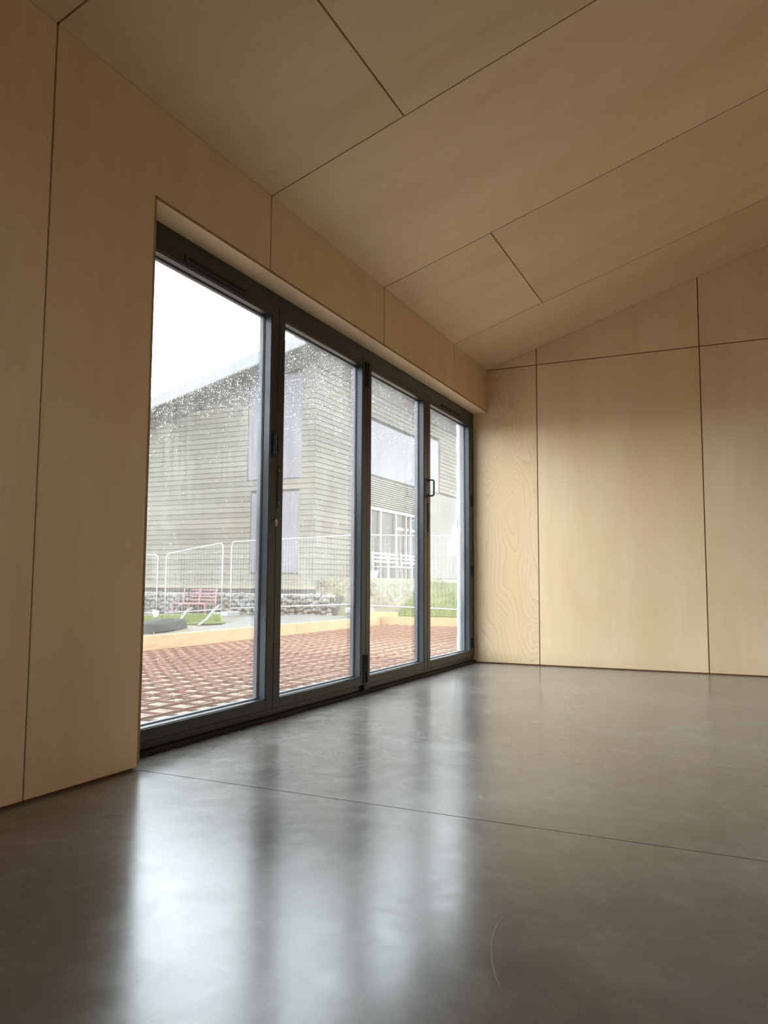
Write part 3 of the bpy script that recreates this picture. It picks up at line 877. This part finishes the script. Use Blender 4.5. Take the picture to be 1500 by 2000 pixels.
vg = MB().prism([(-9.1, 9.1, -0.275), (-8.6, 11.9, -0.275), (-10.9, 14.8, -0.275), (-12.3, 12.0, -0.275)], (0, 0, 0.035)).build('verge', M_grass)
tag(vg, 'flat green turf between dark membrane and rubble wall', 'turf', kind='structure')

blades('grass_blades', quadfn([(-9.2, 9.2, -0.26), (-8.7, 11.9, -0.26), (-10.9, 14.7, -0.26), (-12.2, 12.0, -0.26)]), 9000, 0.09, vg, 2)
# dark membrane roll and bent pipes
mm = MB()
n = 16
for k in range(n+1):
    t = k/n; y = 6.6 + 3.4*t; x = -6.95 - 1.15*t
    for q, (dx, dz) in enumerate(((0.0, -0.26), (-0.03, -0.12), (-0.12, -0.07), (-0.75, -0.10), (-0.85, -0.26))):
        mm.v.append((x+dx+0.02*math.sin(9*t+q), y, dz*1.0 + (0.02*math.sin(13*t+2*q) if 0 < q < 4 else 0)))
for k in range(n):
    for q in range(4):
        a = k*5+q; mm.f.append((a, a+1, a+6, a+5))
mm.f.append((0, 1, 2, 3, 4)); mm.f.append(tuple(n*5+q for q in (4, 3, 2, 1, 0)))
mm = mm.build('membrane_pile', M_membrane); tag(mm, 'low pile of dark plastic membrane beside the green turf', 'membrane')
for i, (pts, lab) in enumerate((
    ([(-9.15, 11.0, -0.25), (-9.25, 11.25, -0.12), (-9.5, 11.7, -0.02), (-9.85, 12.3, 0.02)], 'short pale bent pipe rising from the turf'),
    ([(-8.35, 10.65, -0.26), (-8.5, 11.1, -0.16), (-8.8, 11.7, -0.02), (-9.2, 12.4, 0.06), (-9.6, 13.0, 0.07)], 'longer pale bent pipe at the path edge'))):
    o = MB().tube(pts, 0.024, 8).build('bent_pipe', M_pipe, smooth=True); tag(o, lab, 'pipe', 'bent pipes')
# tub
tb = empty('tub', (-10.95, 12.35, -0.24), 'small white plastic tub with lid on the green turf', 'tub')
def lathe(prof, c, n=14):
    mb = MB(); m = len(prof)
    for r, z in prof:
        for k in range(n):
            a = 2*math.pi*k/n; mb.v.append((c[0]+r*math.cos(a), c[1]+r*math.sin(a), c[2]+z))
    for i in range(m-1):
        for k in range(n):
            l = (k+1) % n; mb.f.append((i*n+k, i*n+l, (i+1)*n+l, (i+1)*n+k))
    mb.f.append(tuple(range(n-1, -1, -1))); mb.f.append(tuple((m-1)*n+k for k in range(n)))
    return mb
adopt(tb, lathe([(0.055, 0.0), (0.065, 0.09), (0.05, 0.095)], (-10.95, 12.35, -0.24)).build('body', M_tub, smooth=False))
adopt(tb, lathe([(0.048, 0.092), (0.072, 0.10), (0.075, 0.17), (0.06, 0.185)], (-10.95, 12.35, -0.24)).build('lid', M_tub))

# red bench before the rubble wall
bn = empty('garden_bench', (-12.3, 15.6, GZ), 'faded red slatted bench in front of the rubble wall', 'bench')
bx0, bx1, by = -13.10, -11.85, 15.66
for x in (bx0+0.05, (bx0+bx1)/2, bx1-0.05):
    adopt(bn, MB().bar((x, by-0.22, -0.27), (x, by-0.22, 0.02), 0.03).build('leg', M_pink))
    adopt(bn, MB().bar((x, by+0.20, -0.27), (x, by+0.30, 0.44), 0.03).build('leg', M_pink))
for k in range(5):
    yy = by-0.22+0.10*k
    adopt(bn, MB().box((bx0, yy-0.035, 0.0), (bx1, yy+0.035, 0.03)).build('seat_slat', M_pink))
for k in range(4):
    adopt(bn, MB().box((bx0+0.3, by+0.235+0.015*k, 0.10+0.095*k), (bx1, by+0.250+0.015*k, 0.128+0.095*k)).build('back_slat', M_pink))
# white benches on the terrace
def wbench(y0, y1, label):
    x = -8.35; z = 0.762
    b = empty('garden_bench', (x, (y0+y1)/2, z), label, 'bench', 'white terrace benches')
    for y in (y0+0.04, y1-0.04):
        adopt(b, MB().bar((x+0.25, y, z), (x+0.25, y, z+0.66), 0.05).build('leg', M_whitef))
        adopt(b, MB().bar((x-0.25, y, z), (x-0.30, y, z+0.82), 0.05).build('leg', M_whitef))
        adopt(b, MB().bar((x-0.28, y, z+0.63), (x+0.29, y, z+0.66), 0.06, 0.035).build('armrest', M_whitef))
    for k in range(4):
        xx = x-0.20+0.14*k
        adopt(b, MB().box((xx-0.055, y0, z+0.34), (xx+0.055, y1, z+0.375)).build('seat_slat', M_whitef))
    for zz_ in (0.50, 0.62, 0.745):
        adopt(b, MB().box((x-0.30, y0, z+zz_), (x-0.27, y1, z+zz_+0.06)).build('back_slat', M_whitef))
M_whitef = simple('white_furniture_paint', (0.26, 0.262, 0.266), 0.5)
wbench(19.35, 21.25, 'white slatted bench on the terrace nearer the house corner')
wbench(21.55, 23.4, 'white slatted bench on the terrace farther from the house corner')
pt = lathe([(0.16, 0.0), (0.22, 0.18), (0.24, 0.22), (0.20, 0.22), (0.18, 0.14)], (-8.1, 18.2, 0.762)).build('planter', M_whitef); tag(pt, 'small white round planter at the near end of the terrace', 'planter')

# mesh fence panels
def fence(a, b, za0, za1, zb0, zb1, label):
    a = Vector((a[0], a[1], 0)); b = Vector((b[0], b[1], 0)); d = (b-a); ln = d.length
    root = empty('fence_panel', (a.x, a.y, za0), label, 'fence', 'temporary mesh fence panels')
    def P(u, v):   # u along, v up
        p = a + d*u; lo = za0+(zb0-za0)*u; hi = za1+(zb1-za1)*u
        return Vector((p.x, p.y, lo+(hi-lo)*v))
    e = 0.05/ln*2; c = 0.11/ln
    for u in (e, 1-e):
        s = 1 if u < 0.5 else -1
        pts = [P(u, 0.0), P(u, 0.5), P(u, 0.93)] + [P(u+s*c*(1-math.cos(t)), 0.93+0.07*math.sin(t)) for t in (0.4, 0.8, 1.2, 1.57)]
        adopt(root, MB().tube(pts, 0.016, 8).build('post', M_galv, smooth=True))
        ft_ = P(u, 0.0)
        adopt(root, MB().box((ft_.x-0.11, ft_.y-0.3, ft_.z-0.10), (ft_.x+0.11, ft_.y+0.3, ft_.z+0.03)).build('foot', M_concext, bevel=0.02))
    adopt(root, MB().tube([P(e+c, 1.0), P(0.5, 1.0), P(1-e-c, 1.0)], 0.015, 8).build('top_rail', M_galv, smooth=True))
    adopt(root, MB().tube([P(e, 0.06), P(0.5, 0.06), P(1-e, 0.06)], 0.014, 8).build('bottom_rail', M_galv, smooth=True))
    wr_ = MB()
    n = int(ln/0.10)
    for k in range(1, n): wr_.bar(P(e+(1-2*e)*k/n, 0.06), P(e+(1-2*e)*k/n, 1.0), 0.003)
    for k in range(1, 8): wr_.bar(P(e, 0.06+0.94*k/8), P(1-e, 0.06+0.94*k/8), 0.003)
    adopt(root, wr_.build('wire_mesh', M_galv, kind='stuff'))
fence((-16.7, 15.0), (-13.20, 15.06), -0.36, 1.37, -0.36, 1.39, 'mesh fence panel farthest left, running out behind the plywood jamb')
fence((-13.12, 15.08), (-11.06, 15.20), -0.36, 1.39, -0.22, 1.72, 'sloping mesh fence panel standing before the red bench')
fence((-10.98, 15.22), (-6.80, 14.80), -0.20, 1.72, 0.0, 1.80, 'long mesh fence panel standing before the house corner')
fence((-6.72, 14.82), (-3.90, 16.28), -0.02, 1.80, -0.17, 1.78, 'mesh fence panel standing before the terrace and grass bank')

# polythene-wrapped jamb outside and its loose flap
wj = MB()
n = 40
for k in range(n+1):
    z = 0.03 + 2.0*k/n
    for q, x in enumerate((-0.222, -0.262, -0.262, -0.222)):
        wj.v.append((x + (0.003*math.sin(z*31)+0.002*math.sin(z*67))*(1 if q in (1, 2) else 0.3), (3.715 if q < 2 else 3.735) + 0.002*math.sin(z*23+q), z))
for k in range(n):
    for q in range(4):
        p = (q+1) % 4; mb_a = k*4
        wj.f.append((mb_a+q, mb_a+p, mb_a+4+p, mb_a+4+q))
wj.f.append((3, 2, 1, 0)); wj.f.append((n*4, n*4+1, n*4+2, n*4+3))
wje = empty('polythene_wrap', (-0.24, 3.725, 0.0), 'white polythene strip wrapped down the outside jamb by the far leaf', 'polythene')
adopt(wje, wj.build('strip', M_plastic, smooth=True))
flp = MB()
n = 10
for k in range(n+1):
    t = k/n; z = 1.19 - 0.31*t
    wd = 0.075*math.sin(math.pi*min(1, t*0.62))**1.0
    for q in range(5):
        s = q/4
        for y_ in (0, 1):
            flp.v.append((-0.255 - wd*s, 3.715 - 0.006*math.sin(5*t+4*s) + 0.003*y_, z - 0.03*s*(t-0.3)))
for k in range(n):
    for q in range(4):
        a = (k*5+q)*2; b = a+2; c = a+12; e_ = a+10
        flp.f.append((a, b, c, e_)); flp.f.append((a+1, e_+1, c+1, b+1))
adopt(wje, flp.build('flap', M_plastic, smooth=True))
